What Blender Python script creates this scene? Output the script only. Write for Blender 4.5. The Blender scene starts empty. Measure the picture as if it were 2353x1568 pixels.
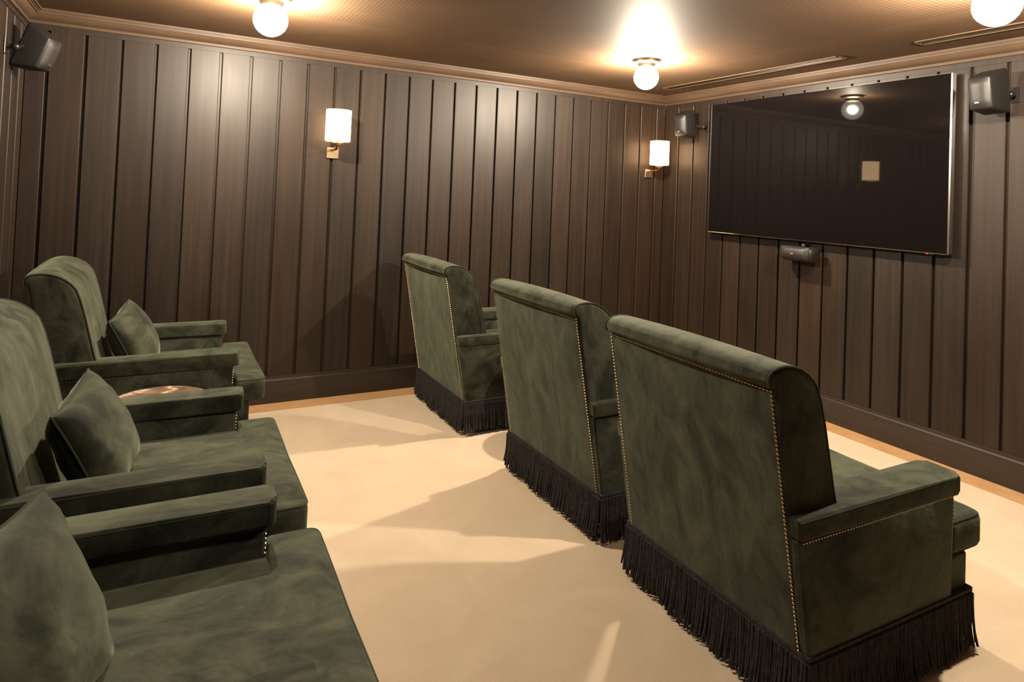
import bpy, bmesh, math, random
from mathutils import Vector, Matrix, noise as mnoise

random.seed(7)
scene = bpy.context.scene
COL = scene.collection
PI = math.pi

# ------------------------------------------------------------------ scene helpers
def tag(o, label=None, cat=None, group=None, kind=None):
    if label: o['label'] = label
    if cat: o['category'] = cat
    if group: o['group'] = group
    if kind: o['kind'] = kind
    return o

def thing(name, label, cat, loc=(0, 0, 0), rotz=0.0, group=None):
    o = bpy.data.objects.new(name, None)
    o.empty_display_size = 0.1
    COL.objects.link(o)
    o.location = loc
    o.rotation_euler = (0, 0, rotz)
    return tag(o, label, cat, group)

def obj(name, bm, mat, parent=None, smooth=True, angle=35):
    me = bpy.data.meshes.new(name)
    bmesh.ops.recalc_face_normals(bm, faces=bm.faces[:])
    if smooth:
        lim = math.radians(angle)
        for f in bm.faces:
            f.smooth = True
        for e in bm.edges:
            if len(e.link_faces) == 2 and e.calc_face_angle(0.0) > lim:
                e.smooth = False
    bm.to_mesh(me)
    bm.free()
    mats = mat if isinstance(mat, (list, tuple)) else [mat]
    for m in mats:
        me.materials.append(m)
    o = bpy.data.objects.new(name, me)
    COL.objects.link(o)
    if parent is not None:
        o.parent = parent
    return o

def copy_tree(o, parent=None):
    c = o.copy()
    COL.objects.link(c)
    c.parent = parent
    for ch in list(o.children):
        copy_tree(ch, c)
    return c

# ------------------------------------------------------------------ mesh helpers
def add_box(bm, x0, x1, y0, y1, z0, z1, bevel=0.0, seg=2, mat_index=0):
    vs = [bm.verts.new(p) for p in ((x0, y0, z0), (x1, y0, z0), (x1, y1, z0), (x0, y1, z0),
                                    (x0, y0, z1), (x1, y0, z1), (x1, y1, z1), (x0, y1, z1))]
    fs = [bm.faces.new([vs[i] for i in q]) for q in ((0, 3, 2, 1), (4, 5, 6, 7), (0, 1, 5, 4), (1, 2, 6, 5), (2, 3, 7, 6), (3, 0, 4, 7))]
    for f in fs:
        f.material_index = mat_index
    if bevel > 0:
        es = set()
        for f in fs:
            es.update(f.edges)
        bmesh.ops.bevel(bm, geom=list(es), offset=bevel, segments=seg, affect='EDGES', profile=0.5)
    return vs

def add_prism(bm, poly, axis, a, b, bevel=0.0, seg=3):
    """poly: list of 2-D points; extruded along axis ('v' -> (p0, t, p1), 'z' -> (p0, p1, t))."""
    def P(p, t):
        return (p[0], t, p[1]) if axis == 'v' else (p[0], p[1], t)
    lo = [bm.verts.new(P(p, a)) for p in poly]
    hi = [bm.verts.new(P(p, b)) for p in poly]
    fs = [bm.faces.new(lo[::-1]), bm.faces.new(hi)]
    n = len(poly)
    for i in range(n):
        fs.append(bm.faces.new((lo[i], lo[(i + 1) % n], hi[(i + 1) % n], hi[i])))
    if bevel > 0:
        es = set()
        for f in fs:
            es.update(f.edges)
        bmesh.ops.bevel(bm, geom=list(es), offset=bevel, segments=seg, affect='EDGES', profile=0.5)

def add_tube(bm, pts, r, sides=8, closed=False, r_end=None, cap=True):
    pts = [Vector(p) for p in pts]
    n = len(pts)
    rings = []
    up = Vector((0, 0, 1))
    prev = None
    for i, p in enumerate(pts):
        if closed:
            t = pts[(i + 1) % n] - pts[i - 1]
        else:
            t = pts[min(i + 1, n - 1)] - pts[max(i - 1, 0)]
        t.normalize()
        if prev is None:
            a = t.cross(up)
            if a.length < 1e-3:
                a = t.cross(Vector((1, 0, 0)))
            a.normalize()
        else:
            a = prev - t * prev.dot(t)
            if a.length < 1e-5:
                a = t.orthogonal()
            a.normalize()
        prev = a
        b = t.cross(a)
        rr = r if r_end is None else r + (r_end - r) * i / max(1, n - 1)
        rings.append([bm.verts.new(p + a * (rr * math.cos(2 * PI * k / sides)) + b * (rr * math.sin(2 * PI * k / sides))) for k in range(sides)])
    m = n if closed else n - 1
    for i in range(m):
        A, B = rings[i], rings[(i + 1) % n]
        for k in range(sides):
            bm.faces.new((A[k], A[(k + 1) % sides], B[(k + 1) % sides], B[k]))
    if cap and not closed:
        bm.faces.new(rings[0][::-1])
        bm.faces.new(rings[-1])

def add_lathe(bm, prof, segs=32, centre=(0, 0)):
    rings = []
    for r, z in prof:
        if r < 1e-6:
            rings.append([bm.verts.new((centre[0], centre[1], z))])
        else:
            rings.append([bm.verts.new((centre[0] + r * math.cos(2 * PI * k / segs), centre[1] + r * math.sin(2 * PI * k / segs), z)) for k in range(segs)])
    for A, B in zip(rings[:-1], rings[1:]):
        for k in range(segs):
            k2 = (k + 1) % segs
            if len(A) == 1 and len(B) == 1:
                continue
            if len(A) == 1:
                bm.faces.new((A[0], B[k2], B[k]))
            elif len(B) == 1:
                bm.faces.new((A[k], A[k2], B[0]))
            else:
                bm.faces.new((A[k], A[k2], B[k2], B[k]))

def add_dome(bm, c, n, r):
    """Small nail head: a flattened dome facing n."""
    n = Vector(n).normalized()
    a = n.orthogonal().normalized()
    b = n.cross(a)
    c = Vector(c)
    S = 6
    rings = []
    for rr, h in ((r, 0.0), (r * 0.72, r * 0.5)):
        rings.append([bm.verts.new(c + a * (rr * math.cos(2 * PI * k / S)) + b * (rr * math.sin(2 * PI * k / S)) + n * h) for k in range(S)])
    tip = bm.verts.new(c + n * (r * 0.72))
    for k in range(S):
        k2 = (k + 1) % S
        bm.faces.new((rings[0][k], rings[0][k2], rings[1][k2], rings[1][k]))
        bm.faces.new((rings[1][k], rings[1][k2], tip))

def nails(bm, p0, p1, n, pitch=0.0125, r=0.0042):
    p0, p1 = Vector(p0), Vector(p1)
    k = max(2, int((p1 - p0).length / pitch))
    for i in range(k + 1):
        add_dome(bm, p0.lerp(p1, i / k), n, r)

# ------------------------------------------------------------------ materials
def mat(name, col=(0.5, 0.5, 0.5), rough=0.5, metal=0.0, spec=0.5):
    m = bpy.data.materials.new(name)
    m.use_nodes = True
    b = m.node_tree.nodes['Principled BSDF']
    b.inputs['Base Color'].default_value = (*col, 1)
    b.inputs['Roughness'].default_value = rough
    b.inputs['Metallic'].default_value = metal
    b.inputs['Specular IOR Level'].default_value = spec
    return m, m.node_tree.nodes, m.node_tree.links, b

def node(ns, t, **kw):
    n = ns.new(t)
    for k, v in kw.items():
        setattr(n, k, v)
    return n

def ramp(ns, stops):
    r = ns.new('ShaderNodeValToRGB')
    el = r.color_ramp.elements
    while len(el) < len(stops):
        el.new(0.5)
    for e, (p, c) in zip(el, stops):
        e.position = p
        e.color = (*c, 1)
    return r

def mapping(ns, ls, coord='Object', scale=(1, 1, 1), per_object=False):
    tc = ns.new('ShaderNodeTexCoord')
    mp = ns.new('ShaderNodeMapping')
    mp.inputs['Scale'].default_value = scale
    ls.new(tc.outputs[coord], mp.inputs['Vector'])
    if per_object:
        oi = ns.new('ShaderNodeObjectInfo')
        ml = node(ns, 'ShaderNodeMath', operation='MULTIPLY')
        ml.inputs[1].default_value = 37.0
        ls.new(oi.outputs['Random'], ml.inputs[0])
        ls.new(ml.outputs[0], mp.inputs['Location'])
    return mp

def noise_tex(ns, ls, mp, scale, detail=4, rough=0.55, dist=0.0):
    n = ns.new('ShaderNodeTexNoise')
    n.inputs['Scale'].default_value = scale
    n.inputs['Detail'].default_value = detail
    n.inputs['Roughness'].default_value = rough
    n.inputs['Distortion'].default_value = dist
    ls.new(mp.outputs[0], n.inputs['Vector'])
    return n

def mixrgb(ns, ls, fac, a, b, blend='MIX'):
    m = node(ns, 'ShaderNodeMix', data_type='RGBA', blend_type=blend)
    for s, v in ((0, fac), (6, a), (7, b)):
        if hasattr(v, 'links') or hasattr(v, 'is_linked'):
            ls.new(v, m.inputs[s])
        elif s == 0:
            m.inputs[0].default_value = v
        else:
            m.inputs[s].default_value = (*v, 1)
    return m.outputs[2]

def bump(ns, ls, b, height, strength=0.3, dist=0.002, chain=None):
    bp = ns.new('ShaderNodeBump')
    bp.inputs['Strength'].default_value = strength
    bp.inputs['Distance'].default_value = dist
    ls.new(height, bp.inputs['Height'])
    if chain is not None:
        ls.new(chain.outputs[0], bp.inputs['Normal'])
    ls.new(bp.outputs[0], b.inputs['Normal'])
    return bp

def suede(name, streak=(1, 1, 1), lo=(0.0085, 0.0095, 0.0062), hi=(0.050, 0.0525, 0.035), scale=5.0):
    """Brushed green velvet: patches where the nap lies one way or the other."""
    m, ns, ls, b = mat(name, rough=0.8, spec=0.12)
    mp = mapping(ns, ls, scale=streak, per_object=True)
    n1 = noise_tex(ns, ls, mp, scale, 5, 0.62, 0.9)
    r1 = ramp(ns, [(0.37, lo), (0.50, tuple((a * 0.5 + c * 0.5) for a, c in zip(lo, hi))), (0.63, hi)])
    ls.new(n1.outputs['Fac'], r1.inputs[0])
    n2 = noise_tex(ns, ls, mp, scale * 3.3, 6, 0.65, 1.4)
    r2 = ramp(ns, [(0.34, (0.74, 0.74, 0.72)), (0.64, (1.14, 1.14, 1.12))])
    ls.new(n2.outputs['Fac'], r2.inputs[0])
    c = mixrgb(ns, ls, 0.8, r1.outputs[0], r2.outputs[0], 'MULTIPLY')
    ls.new(c, b.inputs['Base Color'])
    b.inputs['Sheen Weight'].default_value = 0.28
    b.inputs['Sheen Roughness'].default_value = 0.45
    b.inputs['Sheen Tint'].default_value = (0.62, 0.70, 0.50, 1)
    tc = mapping(ns, ls)
    f = noise_tex(ns, ls, tc, 900, 2, 0.6)
    w = noise_tex(ns, ls, tc, 11, 3, 0.5, 0.4)
    b1 = bump(ns, ls, b, w.outputs['Fac'], 0.35, 0.012)
    bump(ns, ls, b, f.outputs['Fac'], 0.18, 0.001, b1)
    return m

M = {}
M['suede_back'] = suede('green_suede_upright', streak=(1.5, 1.5, 0.75), scale=5.5, lo=(0.0085, 0.0093, 0.0062), hi=(0.047, 0.0480, 0.032))
M['suede'] = suede('green_suede', streak=(1, 1.5, 1.2), scale=5.0, hi=(0.045, 0.0475, 0.0315))
M['suede_pillow'] = suede('green_suede_pillow', streak=(1, 1, 1), scale=5.0)
M['suede_dark'] = mat('green_piping', (0.030, 0.034, 0.022), 0.85, 0, 0.15)[0]
M['nail'] = mat('antique_brass_nail', (0.44, 0.30, 0.165), 0.36, 1.0)[0]

m, ns, ls, b = mat('charcoal_cord_fringe', (0.02, 0.018, 0.02), 0.85, 0, 0.15)
mp = mapping(ns, ls)
n1 = noise_tex(ns, ls, mp, 60, 2)
r1 = ramp(ns, [(0.3, (0.018, 0.016, 0.017)), (0.7, (0.042, 0.036, 0.036))])
ls.new(n1.outputs['Fac'], r1.inputs[0]); ls.new(r1.outputs[0], b.inputs['Base Color'])
wv = ns.new('ShaderNodeTexWave'); wv.inputs['Scale'].default_value = 120; wv.bands_direction = 'Z'
ls.new(mp.outputs[0], wv.inputs['Vector'])
bump(ns, ls, b, wv.outputs['Fac'], 0.5, 0.001)
M['fringe'] = m

# wood panelling: each board has its own tone (vertex attribute), grain runs upright
m, ns, ls, b = mat('stained_dark_timber', rough=0.42, spec=0.32)
at = node(ns, 'ShaderNodeAttribute', attribute_name='tone')
mp = mapping(ns, ls, scale=(26, 26, 0.55))
n1 = noise_tex(ns, ls, mp, 1.6, 6, 0.62, 0.35)
mp2 = mapping(ns, ls, scale=(3.2, 3.2, 0.7))
n2 = noise_tex(ns, ls, mp2, 1.3, 4, 0.6, 0.6)
r1 = ramp(ns, [(0.28, (0.0125, 0.0080, 0.0055)), (0.52, (0.0190, 0.0123, 0.0084)), (0.76, (0.0270, 0.0174, 0.0117))])
ls.new(n1.outputs['Fac'], r1.inputs[0])
r2 = ramp(ns, [(0.30, (0.78, 0.77, 0.77)), (0.70, (1.18, 1.14, 1.10))])
ls.new(n2.outputs['Fac'], r2.inputs[0])
c = mixrgb(ns, ls, 0.85, r1.outputs[0], r2.outputs[0], 'MULTIPLY')
c = mixrgb(ns, ls, 1.0, c, at.outputs['Color'], 'MULTIPLY')
ls.new(c, b.inputs['Base Color'])
rr = node(ns, 'ShaderNodeMapRange')
rr.inputs['To Min'].default_value = 0.38; rr.inputs['To Max'].default_value = 0.54
ls.new(n2.outputs['Fac'], rr.inputs['Value']); ls.new(rr.outputs[0], b.inputs['Roughness'])
bump(ns, ls, b, n1.outputs['Fac'], 0.12, 0.002)
M['panel'] = m
M['gap'] = mat('panel_shadow_gap', (0.012, 0.008, 0.006), 0.8, 0, 0.1)[0]

m, ns, ls, b = mat('dark_timber_skirting', (0.05, 0.033, 0.022), 0.45, 0, 0.4)
mp = mapping(ns, ls, scale=(0.8, 0.8, 14))
n1 = noise_tex(ns, ls, mp, 2.2, 5)
r1 = ramp(ns, [(0.3, (0.020, 0.0135, 0.010)), (0.7, (0.034, 0.023, 0.0165))])
ls.new(n1.outputs['Fac'], r1.inputs[0]); ls.new(r1.outputs[0], b.inputs['Base Color'])
M['skirt'] = m

m, ns, ls, b = mat('brown_painted_cornice', (0.30, 0.185, 0.105), 0.5, 0, 0.35)
mp = mapping(ns, ls)
n1 = noise_tex(ns, ls, mp, 4, 3)
r1 = ramp(ns, [(0.3, (0.060, 0.036, 0.0215)), (0.7, (0.076, 0.046, 0.0275))])
ls.new(n1.outputs['Fac'], r1.inputs[0]); ls.new(r1.outputs[0], b.inputs['Base Color'])
M['crown'] = m

m, ns, ls, b = mat('oak_floor_border', rough=0.4, spec=0.4)
mp = mapping(ns, ls, scale=(1.2, 1.2, 1))
n1 = noise_tex(ns, ls, mp, 6, 6, 0.6, 1.0)
r1 = ramp(ns, [(0.3, (0.38, 0.215, 0.095)), (0.7, (0.48, 0.285, 0.135))])
ls.new(n1.outputs['Fac'], r1.inputs[0]); ls.new(r1.outputs[0], b.inputs['Base Color'])
M['oak'] = m

m, ns, ls, b = mat('cream_carpet', rough=0.95, spec=0.05)
mp = mapping(ns, ls)
n1 = noise_tex(ns, ls, mp, 3.0, 5, 0.6, 0.8)
r1 = ramp(ns, [(0.3, (0.52, 0.408, 0.288)), (0.7, (0.59, 0.472, 0.342))])
ls.new(n1.outputs['Fac'], r1.inputs[0])
n3 = noise_tex(ns, ls, mp, 260, 3, 0.7)
r3 = ramp(ns, [(0.3, (0.86, 0.85, 0.83)), (0.7, (1.08, 1.08, 1.08))])
ls.new(n3.outputs['Fac'], r3.inputs[0])
ls.new(mixrgb(ns, ls, 0.8, r1.outputs[0], r3.outputs[0], 'MULTIPLY'), b.inputs['Base Color'])
b.inputs['Sheen Weight'].default_value = 0.15
bump(ns, ls, b, n3.outputs['Fac'], 0.5, 0.004)
M['carpet'] = m

# perforated acoustic ceiling: round holes on a square grid inside a plain border
CX0, CX1, CY0, CY1 = -3.95, -0.765, -3.42, -0.835
m, ns, ls, b = mat('perforated_brown_ceiling', (0.23, 0.15, 0.09), 0.65, 0, 0.15)
tc = ns.new('ShaderNodeTexCoord'); sx = ns.new('ShaderNodeSeparateXYZ')
ls.new(tc.outputs['Object'], sx.inputs[0])
def mth(op, a, bb=None):
    n = node(ns, 'ShaderNodeMath', operation=op)
    for i, v in enumerate((a, bb)):
        if v is None: continue
        if isinstance(v, (int, float)): n.inputs[i].default_value = v
        else: ls.new(v, n.inputs[i])
    return n.outputs[0]
PITCH = 0.0225
def cell(o):
    f = mth('FRACT', mth('ADD', mth('DIVIDE', o, PITCH), 1000.0))
    return mth('MULTIPLY', mth('SUBTRACT', f, 0.5), PITCH)
dx, dy = cell(sx.outputs[0]), cell(sx.outputs[1])
dist = mth('SQRT', mth('ADD', mth('MULTIPLY', dx, dx), mth('MULTIPLY', dy, dy)))
hole = mth('LESS_THAN', dist, 0.0062)
inside = mth('MULTIPLY', mth('MULTIPLY', mth('GREATER_THAN', sx.outputs[0], CX0), mth('LESS_THAN', sx.outputs[0], CX1)),
             mth('MULTIPLY', mth('GREATER_THAN', sx.outputs[1], CY0), mth('LESS_THAN', sx.outputs[1], CY1)))
hole = mth('MULTIPLY', hole, inside)
# board joints of the perforated panels
jx = mth('LESS_THAN', mth('ABSOLUTE', mth('SUBTRACT', mth('FRACT', mth('ADD', mth('DIVIDE', mth('SUBTRACT', sx.outputs[0], CX0), 1.0617), 10.0)), 0.5)), 0.0012)
mp = mapping(ns, ls)
n1 = noise_tex(ns, ls, mp, 3, 3)
r1 = ramp(ns, [(0.3, (0.088, 0.051, 0.028)), (0.7, (0.108, 0.063, 0.035))])
ls.new(n1.outputs['Fac'], r1.inputs[0])
dk = mth('MAXIMUM', hole, mth('MULTIPLY', jx, inside))
ls.new(mixrgb(ns, ls, dk, r1.outputs[0], (0.05, 0.032, 0.022)), b.inputs['Base Color'])
M['ceiling'] = m

M['black_plastic'] = mat('black_speaker_plastic', (0.012, 0.0105, 0.010), 0.42, 0, 0.35)[0]
m, ns, ls, b = mat('black_speaker_cloth', (0.018, 0.016, 0.015), 0.48, 0, 0.4)
mp = mapping(ns, ls)
v = ns.new('ShaderNodeTexVoronoi'); v.inputs['Scale'].default_value = 420
ls.new(mp.outputs[0], v.inputs['Vector'])
bump(ns, ls, b, v.outputs['Distance'], 0.3, 0.001)
M['grille'] = m
M['badge'] = mat('silver_badge', (0.75, 0.75, 0.75), 0.2, 1.0)[0]
M['bracket'] = mat('dark_metal_bracket', (0.035, 0.03, 0.028), 0.35, 0.7)[0]
M['screen'] = mat('black_television_glass', (0.0045, 0.0034, 0.0034), 0.5, 0, 0.0)[0]
M['screen'].node_tree.nodes['Principled BSDF'].inputs['Coat Weight'].default_value = 0.5
M['screen'].node_tree.nodes['Principled BSDF'].inputs['Coat Roughness'].default_value = 0.025
M['bezel'] = mat('black_television_bezel', (0.01, 0.01, 0.01), 0.25)[0]
M['chrome'] = mat('polished_silver_edge', (0.80, 0.76, 0.72), 0.18, 1.0)[0]
M['bronze'] = mat('aged_bronze', (0.42, 0.31, 0.20), 0.35, 1.0)[0]
M['black_metal'] = mat('black_metal', (0.02, 0.018, 0.016), 0.4, 0.6)[0]

def emit(name, col, s):
    m = bpy.data.materials.new(name)
    m.use_nodes = True
    ns, ls = m.node_tree.nodes, m.node_tree.links
    ns.remove(ns['Principled BSDF'])
    e = ns.new('ShaderNodeEmission')
    e.inputs['Color'].default_value = (*col, 1)
    e.inputs['Strength'].default_value = s
    ls.new(e.outputs[0], ns['Material Output'].inputs['Surface'])
    return m
LAMP = 345.0           # watts of each ceiling bulb
# lightly frosted glass that glows around its small bulb and lets most of the bulb's light through
m = bpy.data.materials.new('lit_frosted_globe'); m.use_nodes = True
ns, ls = m.node_tree.nodes, m.node_tree.links
ns.remove(ns['Principled BSDF'])
e = ns.new('ShaderNodeEmission'); e.inputs['Color'].default_value = (1.0, 0.86, 0.67, 1); e.inputs['Strength'].default_value = 12.0
tr = ns.new('ShaderNodeBsdfTransparent'); mx = ns.new('ShaderNodeMixShader'); mx.inputs[0].default_value = 0.3
ls.new(tr.outputs[0], mx.inputs[1]); ls.new(e.outputs[0], mx.inputs[2]); ls.new(mx.outputs[0], ns['Material Output'].inputs['Surface'])
M['globe'] = m
M['shade'] = emit('lit_linen_shade', (1.0, 0.62, 0.32), 14.0)
M['led'] = emit('red_standby_light', (1.0, 0.03, 0.02), 3.0)

m, ns, ls, b = mat('brown_veined_marble', rough=0.12, spec=0.5)
mp = mapping(ns, ls)
n1 = noise_tex(ns, ls, mp, 5, 6, 0.6, 1.2)
w = ns.new('ShaderNodeTexVoronoi'); w.feature = 'DISTANCE_TO_EDGE'; w.inputs['Scale'].default_value = 7
mxv = node(ns, 'ShaderNodeMix', data_type='VECTOR'); mxv.inputs[0].default_value = 0.22
ls.new(mp.outputs[0], mxv.inputs[4]); ls.new(n1.outputs['Color'], mxv.inputs[5]); ls.new(mxv.outputs[1], w.inputs['Vector'])
rv = ramp(ns, [(0.0, (1, 1, 1)), (0.05, (0.25, 0.25, 0.25)), (0.14, (0, 0, 0))])
ls.new(w.outputs['Distance'], rv.inputs[0])
rb = ramp(ns, [(0.35, (0.115, 0.068, 0.045)), (0.65, (0.26, 0.165, 0.115))])
ls.new(n1.outputs['Fac'], rb.inputs[0])
ls.new(mixrgb(ns, ls, rv.outputs[0], rb.outputs[0], (0.80, 0.58, 0.40)), b.inputs['Base Color'])
M['marble'] = m

# ------------------------------------------------------------------ the room
XL, XR, YN, YF = -4.716, 0.0, -4.75, 0.0     # left wall, screen wall, near wall, back wall
ZC = 2.38
PL = 0.1802

bm = bmesh.new()
add_box(bm, XL, XR, YN, YF, -0.06, 0.0)
tag(obj('floor', bm, M['carpet'], smooth=False), kind='structure')
bm = bmesh.new()
add_box(bm, XL, XR, YN, YF, ZC, ZC + 0.06)
tag(obj('ceiling', bm, M['ceiling'], smooth=False), kind='structure')

def wall(name, length, origin, rotz, first, tones):
    """Local frame: boards run along +x, the room is on the -y side, the board faces lie on y = 0."""
    bm = bmesh.new()
    lay = bm.verts.layers.float_color.new('tone')
    def boardbox(x0, x1, z0, z1, y0, tone, ch=0.0035):
        n0 = set(bm.verts)
        # front face with chamfered upright edges
        vs = []
        for z in (z0, z1):
            vs.append([bm.verts.new((x0, 0.022, z)), bm.verts.new((x0, y0 + ch, z)), bm.verts.new((x0 + ch, y0, z)),
                       bm.verts.new((x1 - ch, y0, z)), bm.verts.new((x1, y0 + ch, z)), bm.verts.new((x1, 0.022, z))])
        for i in range(5):
            bm.faces.new((vs[0][i], vs[0][i + 1], vs[1][i + 1], vs[1][i]))
        bm.faces.new(vs[0][::-1]); bm.faces.new(vs[1])
        for v in vs[0] + vs[1]:
            v[lay] = (*tone, 1)
    rnd = random.Random(tones)
    x = first
    GAP = 0.0075
    edges = [0.0]
    while x < length - 1e-6:
        if x > 0.01:
            edges.append(x)
        x += PL
    edges.append(length)
    for a, b_ in zip(edges[:-1], edges[1:]):
        t = 0.78 + 0.42 * rnd.random()
        w = rnd.uniform(-0.05, 0.12)
        boardbox(a + (GAP if a > 0 else 0), b_ - (GAP if b_ < length else 0), 0.178, 2.272, 0.0, (t * (1 + w), t, t * (1 - w)))
    boardbox(0, length, 2.270, 2.306, -0.004, (1.0, 1.0, 1.0), 0.002)
    # dark backing seen in the gaps
    q = [bm.verts.new(p) for p in ((0, 0.021, 0), (length, 0.021, 0), (length, 0.021, ZC), (0, 0.021, ZC))]
    q2 = [bm.verts.new(p) for p in ((0, 0.08, 0), (length, 0.08, 0), (length, 0.08, ZC), (0, 0.08, ZC))]
    bf = [bm.faces.new(q), bm.faces.new(q2[::-1])]
    for i in range(4):
        bf.append(bm.faces.new((q[i], q2[i], q2[(i + 1) % 4], q[(i + 1) % 4])))
    for v in q + q2:
        v[lay] = (1, 1, 1, 1)
    o = obj(name, bm, M['panel'], smooth=False)
    o.location = origin
    o.rotation_euler = (0, 0, rotz)
    return tag(o, kind='structure')

def skirting(name, length, origin, rotz):
    bm = bmesh.new()
    add_prism(bm, [(0.015, 0.0), (-0.014, 0.0), (-0.014, 0.150), (-0.010, 0.158), (-0.002, 0.160), (-0.002, 0.177), (0.015, 0.177)], 'v', 0, length)
    for v in bm.verts:                      # (p0, t, p1) -> run along +x, depth on y
        v.co = Vector((v.co.y, v.co.x, v.co.z))
    o = obj(name, bm, M['skirt'], smooth=False)
    o.location = origin
    o.rotation_euler = (0, 0, rotz)
    return tag(o, kind='structure')

# first upright joint of every wall, measured along its own run
wall('wall_back', -XL, (XL, YF, 0), 0, (-4.4333 - XL) % PL, 3)
wall('wall_right', -YN, (XR, YF, 0), -PI / 2, (2.5204 % PL), 11)
wall('wall_left', -YN, (XL, YN, 0), PI / 2, 0.11, 5)
wall('wall_front', -XL, (XR, YN, 0), PI, 0.10, 8)
skirting('baseboard_back', -XL, (XL, YF, 0), 0)
skirting('baseboard_right', -YN, (XR, YF, 0), -PI / 2)
skirting('baseboard_left', -YN, (XL, YN, 0), PI / 2)
skirting('baseboard_front', -XL, (XR, YN, 0), PI)

# cornice, mitred at the corners: (distance from wall, height)
CROWN = [(-0.01, 2.300), (0.012, 2.300), (0.017, 2.304), (0.017, 2.312), (0.010, 2.315), (0.010, 2.319), (0.022, 2.324),
         (0.038, 2.338), (0.048, 2.354), (0.056, 2.354), (0.056, 2.364), (0.064, 2.364), (0.064, 2.369), (0.074, 2.369), (0.074, 2.381), (-0.01, 2.381)]
def cornice(name, side):
    bm = bmesh.new()
    ends = []
    for s in (0, 1):
        ring = []
        for d, z in CROWN:
            if side == 'back':
                p = (XL + d, YF - d, z) if s == 0 else (XR - d, YF - d, z)
            elif side == 'right':
                p = (XR - d, YF - d, z) if s == 0 else (XR - d, YN + d, z)
            elif side == 'left':
                p = (XL + d, YN + d, z) if s == 0 else (XL + d, YF - d, z)
            else:
                p = (XR - d, YN + d, z) if s == 0 else (XL + d, YN + d, z)
            ring.append(bm.verts.new(p))
        ends.append(ring)
    n = len(CROWN)
    for i in range(n):
        bm.faces.new((ends[0][i], ends[0][(i + 1) % n], ends[1][(i + 1) % n], ends[1][i]))
    bm.faces.new(ends[0]); bm.faces.new(ends[1][::-1])
    return tag(obj(name, bm, M['crown'], smooth=True, angle=25), kind='structure')
for i, s in enumerate(('back', 'right', 'left', 'front')):
    cornice('trim_%d' % (i + 1), s)

# oak boards let into the floor between carpet and skirting
BW = 0.157
for i, (x0, x1, y0, y1) in enumerate(((XL + 0.012, XR - 0.012, YF - BW, YF - 0.012), (XR - BW, XR - 0.012, YN + 0.012, YF - BW),
                                      (XL + 0.012, XL + BW, YN + 0.012, YF - BW), (XL + BW, XR - BW, YN + 0.012, YN + BW))):
    bm = bmesh.new()
    add_box(bm, x0, x1, y0, y1, -0.02, 0.003)
    tag(obj('trim_%d' % (i + 5), bm, M['oak'], smooth=False), kind='structure')

# ------------------------------------------------------------------ armchair
WB = 0.378                      # half width of the upright back
WA = 0.402                      # half width over the arm panels
def rear(z):                    # the rear face leans back
    return -0.139 * (z - 0.2) / 0.747
BACK = [(0.004, 0.17), (rear(0.35), 0.35), (rear(0.55), 0.55), (rear(0.75), 0.75), (rear(0.93), 0.93), (-0.137, 0.944),
        (-0.152, 0.953), (-0.160, 0.968), (-0.157, 0.984), (-0.144, 0.996), (-0.124, 1.003), (-0.095, 1.006), (-0.060, 1.002), (-0.028, 0.992),
        (0.000, 0.976), (0.024, 0.956), (0.044, 0.930), (0.060, 0.890), (0.080, 0.820), (0.104, 0.720), (0.128, 0.620), (0.155, 0.520),
        (0.185, 0.42), (0.200, 0.34), (0.200, 0.17)]
ROLL0, ROLL1 = 5, 22            # indices of the rolled top and the cushioned front

def back_mesh():
    bm = bmesh.new()
    cu = sum(p[0] for p in BACK) / len(BACK)
    cz = sum(p[1] for p in BACK) / len(BACK)
    st = []
    R = 0.017
    for k in range(5):
        a = PI / 2 * k / 4
        st.append((-WB + R * (1 - math.sin(a)), R * (1 - math.cos(a))))
    st = [(-WB + R * (1 - math.cos(PI / 2 * k / 4)), R * (1 - math.sin(PI / 2 * k / 4))) for k in range(5)]
    half = st + [(-WB + R + (WB - R) * t, 0.0) for t in (0.12, 0.3, 0.5, 0.7, 0.85, 1.0)]
    stations = half + [(-v, i) for v, i in half[-2::-1]]
    n = len(BACK)
    nrm = []
    for i in range(n):
        a, c = Vector(BACK[i - 1]), Vector(BACK[(i + 1) % n])
        t = (c - a).normalized()
        nrm.append(Vector((-t.y, t.x)) if False else Vector((t.y, -t.x)))
    # make sure the normals look outwards
    if (Vector(BACK[11]) - Vector((cu, cz))).dot(nrm[11]) < 0:
        nrm = [-q for q in nrm]
    rings = []
    for v, inset in stations:
        ring = []
        w = 1 - (v / WB) ** 2
        for i, (u, z) in enumerate(BACK):
            off = -inset if 0 < i < n - 1 else -inset * 0.3
            if ROLL0 <= i <= ROLL1:
                off += 0.016 * w if i > 14 else 0.007 * w
            q = nrm[i] * off
            ring.append(bm.verts.new((u + q.x, v, z + q.y)))
        rings.append(ring)
    for A, B in zip(rings[:-1], rings[1:]):
        for i in range(n):
            bm.faces.new((A[i], A[(i + 1) % n], B[(i + 1) % n], B[i]))
    bm.faces.new(rings[0][::-1]); bm.faces.new(rings[-1])
    return bm

def back_piping(side):
    bm = bmesh.new()
    for s in (side,):
        pts = []
        for i in range(ROLL0 + 1, ROLL1):
            a, c = Vector(BACK[i - 1]), Vector(BACK[i + 1])
            t = (c - a).normalized()
            nn = Vector((-t.y, t.x))
            if nn.dot(Vector(BACK[i]) - Vector((0.0, 0.6))) < 0:
                nn = -nn
            q = Vector(BACK[i]) - nn * 0.002
            pts.append((q.x, s * (WB - 0.005), q.y))
        add_tube(bm, pts, 0.0042, 6)
    return bm

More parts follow.
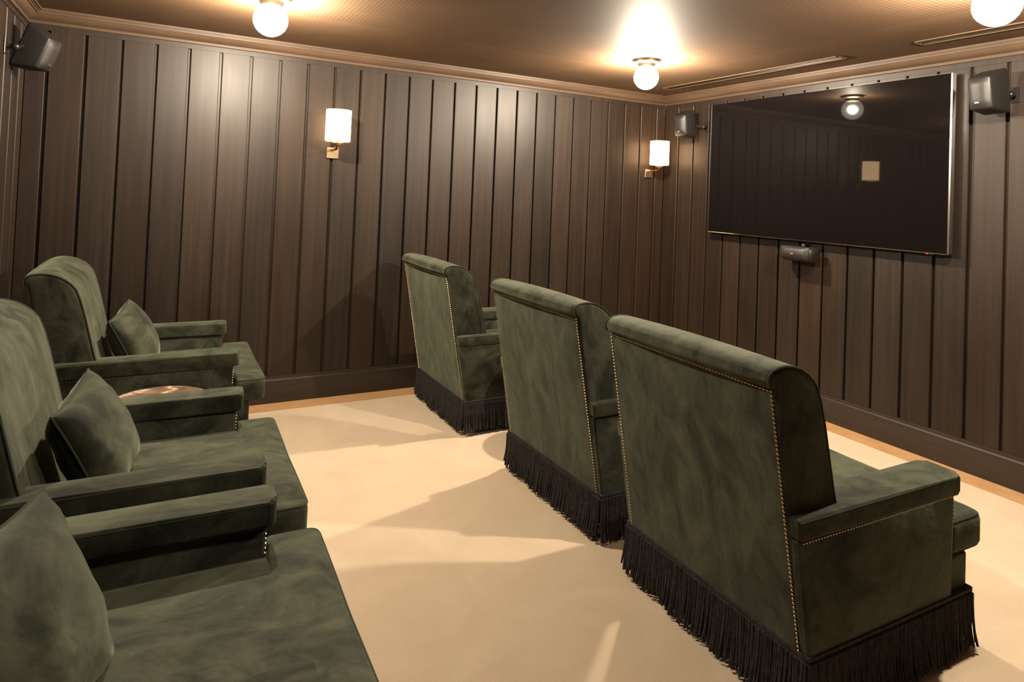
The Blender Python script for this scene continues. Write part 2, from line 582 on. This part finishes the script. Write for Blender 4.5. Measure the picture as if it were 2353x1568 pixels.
def rounded_outline(pts, radii, seg=5):
    out = []
    n = len(pts)
    for i in range(n):
        p, a, c = Vector(pts[i]), Vector(pts[i - 1]), Vector(pts[(i + 1) % n])
        r = radii[i]
        if r <= 0:
            out.append(tuple(p)); continue
        d1, d2 = (a - p).normalized(), (c - p).normalized()
        for k in range(seg + 1):
            t = k / seg
            q = (p + d1 * r) * (1 - t) ** 2 + p * 2 * t * (1 - t) + (p + d2 * r) * t ** 2
            out.append((q.x, q.y))
    return out

def densify(pts, step=0.05):
    out = []
    n = len(pts)
    for i in range(n):
        a, c = Vector(pts[i]), Vector(pts[(i + 1) % n])
        k = max(1, int((c - a).length / step))
        for j in range(k):
            q = a.lerp(c, j / k)
            out.append((q.x, q.y))
    return out

class Size:
    def __init__(self, ws, us, zs, ai, ao, ua, zp):
        self.ws, self.us, self.zs, self.ai, self.ao, self.ua, self.zp = ws, us, zs, ai, ao, ua, zp
        f = ua - 0.022
        self.seat = densify(rounded_outline([(0.165, ai), (0.165, -ai), (f, -ai), (f + 0.010, -ws), (us, -ws), (us, ws), (f + 0.010, ws), (f, ai)],
                                            [0.02, 0.02, 0.012, 0.02, 0.035, 0.035, 0.02, 0.012], 4))
FRONT = Size(0.388, 0.890, 0.430, 0.276, 0.411, 0.716, 0.590)
REAR = Size(0.418, 0.872, 0.462, 0.312, 0.424, 0.742, 0.598)
def seat_mesh(S):
    bm = bmesh.new()
    SEAT = S.seat
    Z0, Z1, R = S.zs - 0.118, S.zs, 0.024
    rings = []
    prof = []           # (inward distance, height)
    for k in range(5):
        a = PI / 2 * k / 4
        prof.append((R * (1 - math.sin(a)), Z0 + R * (1 - math.cos(a))))
    for k in range(5):
        a = PI / 2 * k / 4
        prof.append((R * (1 - math.cos(a)), Z1 - R * (1 - math.sin(a))))
    def spine(u, v):
        return Vector((min(max(u, 0.34), 0.76), 0.0))
    for inset, z in prof:
        ring = []
        for u, v in SEAT:
            s = spine(u, v)
            d = s - Vector((u, v))
            bul = 0.007 * math.sin(PI * (z - Z0) / (Z1 - Z0))
            q = Vector((u, v)) + d.normalized() * (inset - bul)
            ring.append(bm.verts.new((q.x, q.y, z)))
        rings.append(ring)
    base = [Vector((v.co.x, v.co.y)) for v in rings[-1]]
    for t in (0.10, 0.22, 0.36, 0.52, 0.68, 0.84, 1.0):
        ring = []
        for q in base:
            p = q.lerp(spine(q.x, q.y), t)
            ww = mnoise.noise(Vector((p.x * 6, p.y * 6, 3.1))) * 0.004
            ring.append(bm.verts.new((p.x, p.y, Z1 + 0.020 * (1 - (1 - t) ** 2) + ww * t)))
        rings.append(ring)
    n = len(SEAT)
    for A, B in zip(rings[:-1], rings[1:]):
        for i in range(n):
            bm.faces.new((A[i], A[(i + 1) % n], B[(i + 1) % n], B[i]))
    bm.faces.new(rings[0][::-1])
    bmesh.ops.remove_doubles(bm, verts=rings[-1], dist=0.0005)
    return bm

def seat_piping(S, z0):
    bm = bmesh.new()
    SEAT = S.seat
    for z in (z0,):
        pts = []
        for u, v in SEAT:
            s = Vector((min(max(u, 0.34), 0.76), 0.0))
            q = Vector((u, v)) + (s - Vector((u, v))).normalized() * 0.0045
            pts.append((q.x, q.y, z))
        add_tube(bm, pts, 0.0040, 5, closed=True)
    return bm

def arm_pad_outline(S, s, grow=0.0):
    pts = [(-0.055, S.ai - grow), (S.ua + grow, S.ai - grow), (S.ua + grow, S.ao + grow), (-0.055, S.ao + grow)]
    o = rounded_outline(pts, [0.0, 0.022, 0.022, 0.0], 5)
    return [(u, s * v) for u, v in o]

def pad_mesh(S, s):
    bm = bmesh.new()
    add_prism(bm, arm_pad_outline(S, s), 'z', 0.530, S.zp, bevel=0.010, seg=3)
    mid, hw = (S.ai + S.ao) / 2, (S.ao - S.ai) / 2
    for v in bm.verts:
        if v.co.z > S.zp - 0.014:      # soft crown across the pad
            v.co.z += 0.006 * max(0.0, 1 - ((abs(v.co.y) - mid) / hw) ** 2)
        if v.co.x < 0.0:            # the rear end follows the leaning back
            v.co.x -= 0.186 * (v.co.z - 0.53)
    return bm

def pad_piping(S, s):
    bm = bmesh.new()
    o = arm_pad_outline(S, s)
    cv = s * (S.ai + S.ao) / 2
    pts = []
    for k in range(len(o) - 1):
        a, c = Vector(o[k]), Vector(o[k + 1])
        n = max(1, int((c - a).length / 0.06))
        for q in range(n):
            p = a.lerp(c, q / n)
            pts.append(p)
    pts.append(Vector(o[-1]))
    out = []
    for p in pts:
        u = p.x - (0.003 if p.x > S.ua - 0.01 else 0)
        out.append((u if u > 0 else u - 0.004, p.y + (0.003 if p.y < cv else -0.003), S.zp - 0.007))
    add_tube(bm, out, 0.0036, 5)
    return bm

def fringe_mesh(S, seed):
    bm = bmesh.new()
    rnd = random.Random(seed)
    w = S.ao - 0.009
    path = [(-0.004, -w), (0.806, -w), (0.806, w), (-0.004, w)]
    nrm = [(0, -1), (1, 0), (0, 1), (-1, 0)]
    for e in range(4):
        a, c = Vector(path[e]), Vector(path[(e + 1) % 4])
        L = (c - a).length
        nn = Vector(nrm[e])
        tt = (c - a).normalized()
        k = int(L / 0.0074)
        ph = rnd.random() * 10
        for j in range(k):
            for layer in (0, 1):
                if layer == 1 and j % 2:
                    continue
                t = (j + 0.5 + rnd.uniform(-0.25, 0.25)) / k
                p = a.lerp(c, t)
                clump = mnoise.noise(Vector((t * L * 22 + ph, e * 7.3, 0.0)))
                sway = clump * 0.020 + rnd.uniform(-0.007, 0.007)
                out = 0.004 + 0.010 * rnd.random() + 0.006 * mnoise.noise(Vector((t * L * 9 + ph, 5.5, e)))
                if layer: out -= 0.008
                zb = 0.006 + max(0.0, 0.014 + 0.024 * mnoise.noise(Vector((t * L * 13, ph, e * 2.0))) + rnd.uniform(-0.006, 0.012))
                pts = []
                for s in range(5):
                    f = s / 4
                    q = p + nn * (0.004 - 0.006 * layer + out * f * f * 1.4) + tt * (sway * f * f)
                    pts.append((q.x, q.y, 0.186 + (zb - 0.186) * f))
                add_tube(bm, pts, 0.0036, 5, r_end=0.0041)
    return bm

def braid_mesh(S):
    bm = bmesh.new()
    w = S.ao - 0.005
    o = rounded_outline([(-0.006, -w), (0.808, -w), (0.808, w), (-0.006, w)], [0.012] * 4, 3)
    i = rounded_outline([(0.006, -w + 0.014), (0.794, -w + 0.014), (0.794, w - 0.014), (0.006, w - 0.014)], [0.01] * 4, 3)
    prof = [(0, 0.178), (1, 0.180), (1, 0.188), (0.7, 0.190), (1, 0.193), (1, 0.203), (0, 0.206)]
    rings = []
    for w, z in prof:
        rings.append([bm.verts.new((a[0] + (b_[0] - a[0]) * (1 - w), a[1] + (b_[1] - a[1]) * (1 - w), z)) for a, b_ in zip(o, i)])
    n = len(o)
    for A, B in zip(rings, rings[1:] + rings[:1]):
        for k in range(n):
            bm.faces.new((A[k], A[(k + 1) % n], B[(k + 1) % n], B[k]))
    return bm

def make_armchair(S):
    WA = S.ao - 0.009
    t = thing('armchair', 'x', 'armchair')
    # frame: the low upholstered box under the seat cushion
    bm = bmesh.new()
    add_prism(bm, [(0.006, 0.165), (0.800, 0.165), (0.800, S.zs - 0.114), (rear(0.316) + 0.03, S.zs - 0.114)], 'v', -S.ws, S.ws, bevel=0.010)
    obj('frame', bm, M['suede'], t)
    bk = obj('backrest', back_mesh(), M['suede_back'], t)
    for s in (-1, 1):
        obj('piping', back_piping(s), M['suede_dark'], bk)
    n_r = (-0.98, 0, -0.18)
    e = 0.0015
    def trim(parent, p0, p1, n, r=0.0042):
        bm = bmesh.new()
        nails(bm, p0, p1, n, r=r)
        q = obj('nailhead_trim', bm, M['nail'], parent)
        q['label'] = 'row of small brass nailheads'
    for s in (-1, 1):
        trim(bk, (rear(0.205) - e, s * 0.371, 0.205), (rear(0.938) - e, s * 0.366, 0.938), n_r)
    trim(bk, (rear(0.938) - e, -0.354, 0.938), (rear(0.938) - e, 0.354, 0.938), n_r)
    for s in (-1, 1):
        bm = bmesh.new()
        add_prism(bm, [(0.008, 0.165), (S.ua - 0.026, 0.165), (S.ua - 0.026, 0.532), (rear(0.532) + 0.006, 0.532)], 'v', s * (S.ai + 0.008), s * WA, bevel=0.009)
        sp = obj('side_panel', bm, M['suede'], t)
        trim(sp, (-0.036, s * (WA + 0.0005), 0.523), (S.ua - 0.036, s * (WA + 0.0005), 0.525), (0, s, 0), 0.0033)
        for v in (S.ai + 0.013, WA - 0.006):
            trim(sp, (S.ua - 0.0255, s * v, 0.205), (S.ua - 0.0255, s * v, 0.522), (1, 0, 0))
        pad = obj('armrest', pad_mesh(S, s), M['suede'], t)
        obj('piping', pad_piping(S, s), M['suede_dark'], pad)
    sc = obj('seat_cushion', seat_mesh(S), M['suede'], t)
    for z in (S.zs - 0.108, S.zs - 0.009):
        obj('piping', seat_piping(S, z), M['suede_dark'], sc)
    fr = obj('fringe', fringe_mesh(S, 4), M['fringe'], t, smooth=False)
    fr['label'] = 'long black cord fringe hanging to the floor'
    obj('braid', braid_mesh(S), M['fringe'], fr)
    return t

spots = [
    (-2.364, -2.902, -0.020, 'nearest armchair of the screen-side row, seen from behind, its right arm fully in view', 'armchairs in the row nearer the screen'),
    (-2.332, -1.891, 0.014, 'middle armchair of the screen-side row, its nailhead back half behind the nearest one', 'armchairs in the row nearer the screen'),
    (-2.368, -0.597, 0.004, 'farthest armchair of the screen-side row, standing alone close to the panelled wall', 'armchairs in the row nearer the screen'),
    (-4.365, -0.584, 0.002, 'rear-row armchair against the panelled corner, under the corner loudspeaker', 'armchairs in the rear row'),
    (-4.415, -1.987, -0.013, 'rear-row armchair in the middle, just this side of the round marble table', 'armchairs in the rear row'),
    (-4.431, -2.950, -0.020, 'closest armchair of all, cut off by the lower left edge, mostly seat and far arm', 'armchairs in the rear row'),
]
protos = {}
chairs = []
for i, (x, y, a, lab, grp) in enumerate(spots):
    key = 'front' if i < 3 else 'rear'
    if key not in protos:
        o = protos[key] = make_armchair(FRONT if i < 3 else REAR)
    else:
        o = copy_tree(protos[key])
    o.location = (x, y, 0)
    o.rotation_euler = (0, 0, a)
    tag(o, lab, 'armchair', grp)
    chairs.append(o)

# ------------------------------------------------------------------ throw pillows
def pillow_mesh(S=0.345, T=0.088, seed=0):
    bm = bmesh.new()
    N = 22
    s = S / 2
    def outline(a, b_):
        return (s * a * (1 - 0.10 * (1 - b_ * b_) * abs(a) ** 3), s * b_ * (1 - 0.10 * (1 - a * a) * abs(b_) ** 3))
    grids = []
    for side in (1, -1):
        g = []
        for i in range(N + 1):
            row = []
            for j in range(N + 1):
                a, b_ = -math.cos(PI * i / N), -math.cos(PI * j / N)
                x, y = outline(a, b_)
                h = T * max(0.0, (1 - a ** 2) * (1 - b_ ** 2)) ** 0.42
                wr = mnoise.noise(Vector((x * 14 + seed, y * 14, side * 3.0))) * 0.010 * min(1, h / T * 2)
                # gathers that run in from the corners
                wr += 0.006 * math.sin(18 * math.atan2(y - s, x - s) + seed) * math.exp(-((x - s) ** 2 + (y - s) ** 2) / 0.012) * min(1, h / T * 2)
                row.append(bm.verts.new((x, y, side * (h + wr))))
            g.append(row)
        for i in range(N):
            for j in range(N):
                bm.faces.new((g[i][j], g[i + 1][j], g[i + 1][j + 1], g[i][j + 1]))
        grids.append(g)
    bmesh.ops.remove_doubles(bm, verts=bm.verts[:], dist=0.0008)
    return bm

def pillow_piping(S=0.345):
    bm = bmesh.new()
    s = S / 2
    pts = []
    N = 16
    def outline(a, b_):
        return (s * a * (1 - 0.10 * (1 - b_ * b_) * abs(a) ** 3), s * b_ * (1 - 0.10 * (1 - a * a) * abs(b_) ** 3), 0.0)
    for (a0, b0), (a1, b1) in zip([(-1, -1), (1, -1), (1, 1), (-1, 1)], [(1, -1), (1, 1), (-1, 1), (-1, -1)]):
        for k in range(N):
            f = k / N
            pts.append(outline(a0 + (a1 - a0) * f, b0 + (b1 - b0) * f))
    add_tube(bm, pts, 0.0042, 6, closed=True)
    return bm

def pillow(chair, loc, yaw, lean, roll, label, seed, size=0.345):
    n = Vector((math.cos(yaw) * math.cos(lean), math.sin(yaw) * math.cos(lean), math.sin(lean)))
    w = Vector((-math.sin(yaw), math.cos(yaw), 0))
    h = n.cross(w)
    w2 = w * math.cos(roll) + h * math.sin(roll)
    h2 = -w * math.sin(roll) + h * math.cos(roll)
    o = obj('throw_pillow', pillow_mesh(S=size, seed=seed), M['suede_pillow'])
    p = obj('piping', pillow_piping(S=size), M['suede_dark'], o)
    mw = Matrix((w2, h2, n)).transposed().to_4x4()
    a = chair.rotation_euler.z
    R = Matrix.Translation(chair.location) @ Matrix.Rotation(a, 4, 'Z') @ Matrix.Translation(loc)
    o.matrix_world = R @ mw
    tag(o, label, 'cushion', 'green pillows on the rear row')
    return o
d2r = math.radians
pillow(chairs[3], (0.275, -0.118, 0.628), d2r(-15), d2r(24), d2r(9), 'small green suede pillow on the armchair against the panelled corner', 1.0)
pillow(chairs[4], (0.275, -0.085, 0.628), d2r(-12), d2r(24), d2r(8), 'green suede pillow on the rear-row armchair beside the round marble table', 2.3)
pillow(chairs[5], (0.245, -0.075, 0.622), d2r(-22), d2r(26), d2r(-2), 'biggest looking green pillow, on the closest armchair at the lower left edge', 4.1, 0.385)

# ------------------------------------------------------------------ round marble side tables
def side_table(x, y, label):
    t = thing('side_table', label, 'table', (x, y, 0), 0, 'round marble side tables between armchairs')
    bm = bmesh.new()
    add_lathe(bm, [(0, 0.478), (0.190, 0.478), (0.197, 0.482), (0.198, 0.490), (0.195, 0.498), (0.190, 0.500), (0, 0.500)], 48)
    obj('table_top', bm, M['marble'], t)
    bm = bmesh.new()
    add_lathe(bm, [(0, 0.022), (0.018, 0.022), (0.018, 0.46), (0.06, 0.474), (0.06, 0.479), (0, 0.479)], 20)
    obj('pedestal', bm, M['black_metal'], t)
    bm = bmesh.new()
    add_lathe(bm, [(0, 0.0), (0.15, 0.0), (0.152, 0.010), (0.145, 0.018), (0.02, 0.026), (0, 0.026)], 36)
    obj('base', bm, M['black_metal'], t)
    return t
side_table(-3.965, -1.318, 'round brown marble side table between the two farther rear-row armchairs')
side_table(-1.90, -1.245, 'round side table hidden between the two farther screen-side armchairs, its round shadow on the carpet')

# ------------------------------------------------------------------ television
tv = thing('television', 'large flat black television mounted on the panelled wall', 'television', (0, -0.627 - 0.916, 1.72))
TW, TH = 1.832, 1.0416
zc = 2.2406 - TH / 2 - 1.72
bm = bmesh.new()
add_box(bm, -0.066, -0.030, -TW / 2 + 0.004, TW / 2 - 0.004, zc - TH / 2 + 0.004, zc + TH / 2 - 0.004, 0.003, 2)
obj('housing', bm, M['bezel'], tv)
bm = bmesh.new()
T_ = 0.0045
for y0, y1, z0, z1 in ((-TW / 2, TW / 2, -TH / 2, -TH / 2 + T_), (-TW / 2, TW / 2, TH / 2 - T_ * 0.5, TH / 2),
                       (-TW / 2, -TW / 2 + T_ * 2.6, -TH / 2, TH / 2), (TW / 2 - T_, TW / 2, -TH / 2, TH / 2)):
    add_box(bm, -0.071, -0.036, y0, y1, zc + z0, zc + z1, 0.001, 1)
obj('bezel', bm, M['chrome'], tv)['label'] = 'thin polished silver edge'
bm = bmesh.new()
add_box(bm, -0.0690, -0.0655, -TW / 2 + 0.006, TW / 2 - 0.006, zc - TH / 2 + 0.006, zc + TH / 2 - 0.006)
obj('screen', bm, M['screen'], tv, smooth=False)['label'] = 'glossy black screen'
bm = bmesh.new()
yl = -2.340 - (-0.627 - 0.916)
add_box(bm, -0.068, -0.050, yl - 0.035, yl + 0.012, zc - TH / 2 - 0.007, zc - TH / 2 + 0.001, 0.002, 1)
iw = obj('sensor', bm, M['bezel'], tv)
bm = bmesh.new()
add_box(bm, -0.0705, -0.066, yl - 0.006, yl + 0.006, zc - TH / 2 - 0.005, zc - TH / 2 - 0.001, 0.001, 1)
obj('indicator_light', bm, M['led'], iw)['label'] = 'tiny red standby light'
bm = bmesh.new()
add_box(bm, -0.032, 0.0, -0.32, 0.32, zc - 0.22, zc + 0.22, 0.003, 1)
obj('wall_mount', bm, M['black_metal'], tv)

# ------------------------------------------------------------------ loudspeakers
def taper_box(bm, rear_wh, front_wh, depth, bev):
    rw, rh = rear_wh[0] / 2, rear_wh[1] / 2
    fw, fh = front_wh[0] / 2, front_wh[1] / 2
    d = depth / 2
    vs = [bm.verts.new(p) for p in ((-d, -rw, -rh), (d, -fw, -fh), (d, fw, -fh), (-d, rw, -rh), (-d, -rw, rh), (d, -fw, fh), (d, fw, fh), (-d, rw, rh))]
    fs = [bm.faces.new([vs[i] for i in q]) for q in ((0, 3, 2, 1), (4, 5, 6, 7), (0, 1, 5, 4), (1, 2, 6, 5), (2, 3, 7, 6), (3, 0, 4, 7))]
    es = set()
    for f in fs: es.update(f.edges)
    bmesh.ops.bevel(bm, geom=list(es), offset=bev, segments=3, affect='EDGES', profile=0.5)

def speaker(loc, yaw, tilt, label, wall_pt, wall_n, size=(0.155, 0.245, 0.120), front=(0.125, 0.170), horizontal=False):
    w, h, d = size
    t = thing('wall_speaker', label, 'loudspeaker', loc, 0, 'black wall loudspeakers')
    R = Matrix.Rotation(yaw, 4, 'Z') @ Matrix.Rotation(tilt, 4, 'Y')
    def part(name, bm, m, parent, smooth=True):
        bmesh.ops.transform(bm, matrix=R, verts=bm.verts[:])
        return obj(name, bm, m, parent, smooth)
    bm = bmesh.new()
    taper_box(bm, (w, h), front, d, 0.016 if not horizontal else 0.03)
    part('cabinet', bm, M['black_plastic'], t)
    # bowed grille
    bm = bmesh.new()
    fw, fh = front[0] / 2 - 0.006, front[1] / 2 - 0.006
    N = 10
    g = []
    for i in range(N + 1):
        row = []
        for j in range(N + 1):
            a, b_ = -1 + 2 * i / N, -1 + 2 * j / N
            hgt = 0.020 * (1 - abs(a) ** 3.0) * (1 - abs(b_) ** 6) if not horizontal else 0.022 * (1 - abs(a) ** 6) * (1 - abs(b_) ** 3)
            row.append(bm.verts.new((d / 2 - 0.002 + hgt, a * fw, b_ * fh)))
        g.append(row)
    for i in range(N):
        for j in range(N):
            bm.faces.new((g[i][j], g[i + 1][j], g[i + 1][j + 1], g[i][j + 1]))
    gr = part('grille', bm, M['grille'], t)
    bm = bmesh.new()
    bz = -fh * 0.62 if not horizontal else -fh * 0.30
    hx = d / 2 - 0.002 + (0.020 if not horizontal else 0.021)
    add_box(bm, hx - 0.004, hx + 0.0015, -0.011, 0.011, bz - 0.005, bz + 0.005, 0.001, 1)
    part('badge', bm, M['badge'], gr)['label'] = 'small silver maker badge'
    # bracket: arm from the rear to a plate on the wall
    rp = R @ Vector((-d / 2 + 0.005, 0, 0)) if not horizontal else R @ Vector((-d / 2 + 0.01, 0, h / 2 - 0.03))
    wp = Vector(wall_pt) - Vector(loc)
    wn = Vector(wall_n)
    bm = bmesh.new()
    k = wp + wn * 0.045
    add_tube(bm, [rp, rp.lerp(k, 0.5), k, wp + wn * 0.006], 0.010, 8)
    bmesh.ops.create_uvsphere(bm, u_segments=12, v_segments=8, radius=0.018, matrix=Matrix.Translation(k))
    br = obj('bracket', bm, M['bracket'], t)
    bm = bmesh.new()
    tang = Vector((0, 0, 1)).cross(wn)
    add_box(bm, -0.004, 0.004, -0.020, 0.020, -0.042, 0.042, 0.003, 1)
    bmesh.ops.transform(bm, matrix=Matrix.Translation(wp + wn * 0.004) @ Matrix((wn, tang, Vector((0, 0, 1)))).transposed().to_4x4(), verts=bm.verts[:])
    obj('mounting_plate', bm, M['bracket'], br)
    return t
speaker((-0.155, -2.672, 2.090), d2r(166), d2r(8), 'black loudspeaker bracketed to the wall right of the television', (0, -2.735, 2.085), (-1, 0, 0))
speaker((-0.160, -0.412, 2.085), d2r(186), d2r(8), 'black loudspeaker in the corner left of the television, above the wall lamp', (0, -0.520, 2.07), (-1, 0, 0))
speaker((-4.605, -0.350, 2.093), d2r(-19), d2r(20), 'black loudspeaker tilted down in the upper left corner of the room', (XL, -0.520, 2.075), (1, 0, 0), size=(0.155, 0.250, 0.125))
speaker((-0.100, -1.505, 1.112), d2r(180), d2r(-10), 'low wide black loudspeaker mounted just below the television', (0, -1.505, 1.165), (-1, 0, 0),
        size=(0.305, 0.115, 0.100), front=(0.235, 0.090), horizontal=True)

# ------------------------------------------------------------------ wall sconces
def sconce(x, label):
    t = thing('wall_sconce', label, 'wall lamp', (x, 0, 1.68), 0, 'cylinder shade wall lamps')
    bm = bmesh.new()
    add_box(bm, -0.041, 0.041, -0.016, 0.0, -0.042, 0.034, 0.002, 1)
    obj('backplate', bm, M['bronze'], t)
    bm = bmesh.new()
    add_tube(bm, [(0, -0.012, 0.018), (0, -0.06, 0.018), (0, -0.120, 0.020), (0, -0.140, 0.030), (0, -0.145, 0.050), (0, -0.145, 0.085)], 0.009, 10)
    add_lathe(bm, [(0, 0.040), (0.030, 0.040), (0.034, 0.046), (0.034, 0.060), (0.020, 0.066), (0, 0.066)], 20, (0, -0.145))
    obj('arm', bm, M['bronze'], t)
    bm = bmesh.new()
    r = 0.0825
    add_lathe(bm, [(r, 0.070), (r, 0.278), (r - 0.003, 0.278), (r - 0.003, 0.070), (r, 0.070)], 40, (0, -0.145))
    obj('lamp_shade', bm, M['shade'], t)['label'] = 'glowing white cylinder shade'
    bm = bmesh.new()
    pts = [((r + 0.0005) * math.cos(2 * PI * k / 40), -0.145 + (r + 0.0005) * math.sin(2 * PI * k / 40), 0.069) for k in range(40)]
    add_tube(bm, pts, 0.0022, 5, closed=True)
    for k in range(3):
        a = 2 * PI * k / 3
        add_tube(bm, [(0, -0.145, 0.085), (r * math.cos(a), -0.145 + r * math.sin(a), 0.072)], 0.002, 5)
    obj('shade_ring', bm, M['bronze'], t)
    return t
sconce(-2.988, 'lit cylinder-shade wall lamp in the middle of the long panelled wall')
sconce(-0.185, 'lit cylinder-shade wall lamp near the corner left of the television')

# ------------------------------------------------------------------ ceiling globes
def globe(x, y, label, dim=1.0):
    t = thing('ceiling_light', label, 'ceiling lamp', (x, y, 2.265), 0, 'round glowing ceiling lamps')
    bm = bmesh.new()
    add_lathe(bm, [(0, 0.116), (0.088, 0.116), (0.090, 0.110), (0.086, 0.098), (0.060, 0.090), (0.050, 0.070), (0, 0.070)], 36)
    obj('ceiling_rose', bm, M['bronze'], t)
    bm = bmesh.new()
    bmesh.ops.create_icosphere(bm, subdivisions=3, radius=0.084)
    obj('globe', bm, M['globe'], t)['label'] = 'glowing white glass globe'
    ld = bpy.data.lights.new('bulb', 'POINT')
    ld.energy = LAMP * dim
    ld.color = (1.0, 0.86, 0.67)
    ld.shadow_soft_size = 0.032
    lo = bpy.data.objects.new('bulb', ld)
    COL.objects.link(lo)
    lo.parent = t
    return t
globe(-3.565, -1.085, 'glowing globe lamp on the ceiling above the long panelled wall, left')
globe(-1.180, -1.115, 'glowing globe lamp on the ceiling near the far corner by the television')
globe(-1.155, -3.165, 'glowing globe lamp at the upper right corner, cut by the top edge')
globe(-3.565, -3.165, 'dim globe lamp added out of frame above the closest armchair to brighten the near carpet', 0.20)  # unseen extra lamp, added at low power to lift the near floor

# ------------------------------------------------------------------ slot diffusers
def vent(y0, y1, label):
    t = thing('ceiling_vent', label, 'air vent', (-0.33, (y0 + y1) / 2, ZC), 0, 'long slot air vents along the screen wall')
    L = abs(y1 - y0) / 2
    bm = bmesh.new()
    W_ = 0.050
    for x0, x1, a, c in ((-W_, -W_ + 0.008, -L, L), (W_ - 0.008, W_, -L, L), (-W_, W_, -L, -L + 0.014), (-W_, W_, L - 0.014, L)):
        add_box(bm, x0, x1, a, c, -0.006, 0.0, 0.001, 1)
    obj('vent_frame', bm, M['ceiling'], t)
    bm = bmesh.new()
    for k in range(2):
        x = -0.018 + 0.036 * k
        vs = add_box(bm, x - 0.003, x + 0.003, -L + 0.012, L - 0.012, -0.005, 0.0)
    obj('blade', bm, M['chrome'], t)
    bm = bmesh.new()
    add_box(bm, -W_ + 0.01, W_ - 0.01, -L + 0.01, L - 0.01, -0.0012, -0.0002)
    obj('slot', bm, M['gap'], t, smooth=False)
    return t
vent(-1.955, -0.36, 'long slot air vent in the ceiling in front of the television')
vent(-3.90, -2.40, 'slot air vent in the ceiling at the right, beside the corner globe lamp')

# ------------------------------------------------------------------ camera, world, colour
W, H = 2353, 1568
f, px, py = 1467.2098, 1174.4765, 409.5811
yaw, pitch, roll = 0.49529, 0.02340, -0.04075
CAM = Vector((-3.98798, -4.46090, 1.45))
fw = Vector((math.sin(yaw) * math.cos(pitch), math.cos(yaw) * math.cos(pitch), math.sin(pitch)))
rt = Vector((math.cos(yaw), -math.sin(yaw), 0))
dn = fw.cross(rt)
r2 = rt * math.cos(roll) + dn * math.sin(roll)
d2 = -rt * math.sin(roll) + dn * math.cos(roll)
cd = bpy.data.cameras.new('camera')
cam = bpy.data.objects.new('camera', cd)
COL.objects.link(cam)
cam.matrix_world = Matrix.Translation(CAM) @ Matrix((r2, -d2, -fw)).transposed().to_4x4()
cd.sensor_fit = 'HORIZONTAL'
cd.sensor_width = 36.0
cd.lens = f / W * 36.0
cd.shift_x = (W / 2 - px) / W
cd.shift_y = (py - H / 2) / W
cd.clip_start = 0.02
scene.camera = cam

wd = bpy.data.worlds.new('world')
scene.world = wd
wd.use_nodes = True
wd.node_tree.nodes['Background'].inputs[0].default_value = (0.0, 0.0, 0.0, 1)

vs = scene.view_settings
vs.view_transform = 'Standard'
vs.look = 'None'
vs.gamma = 1.0
vs.exposure = 0.0
vs.use_curve_mapping = False
scene.cycles.max_bounces = 8
scene.cycles.diffuse_bounces = 4
scene.cycles.adaptive_threshold = 0.015
scene.cycles.use_denoising = True
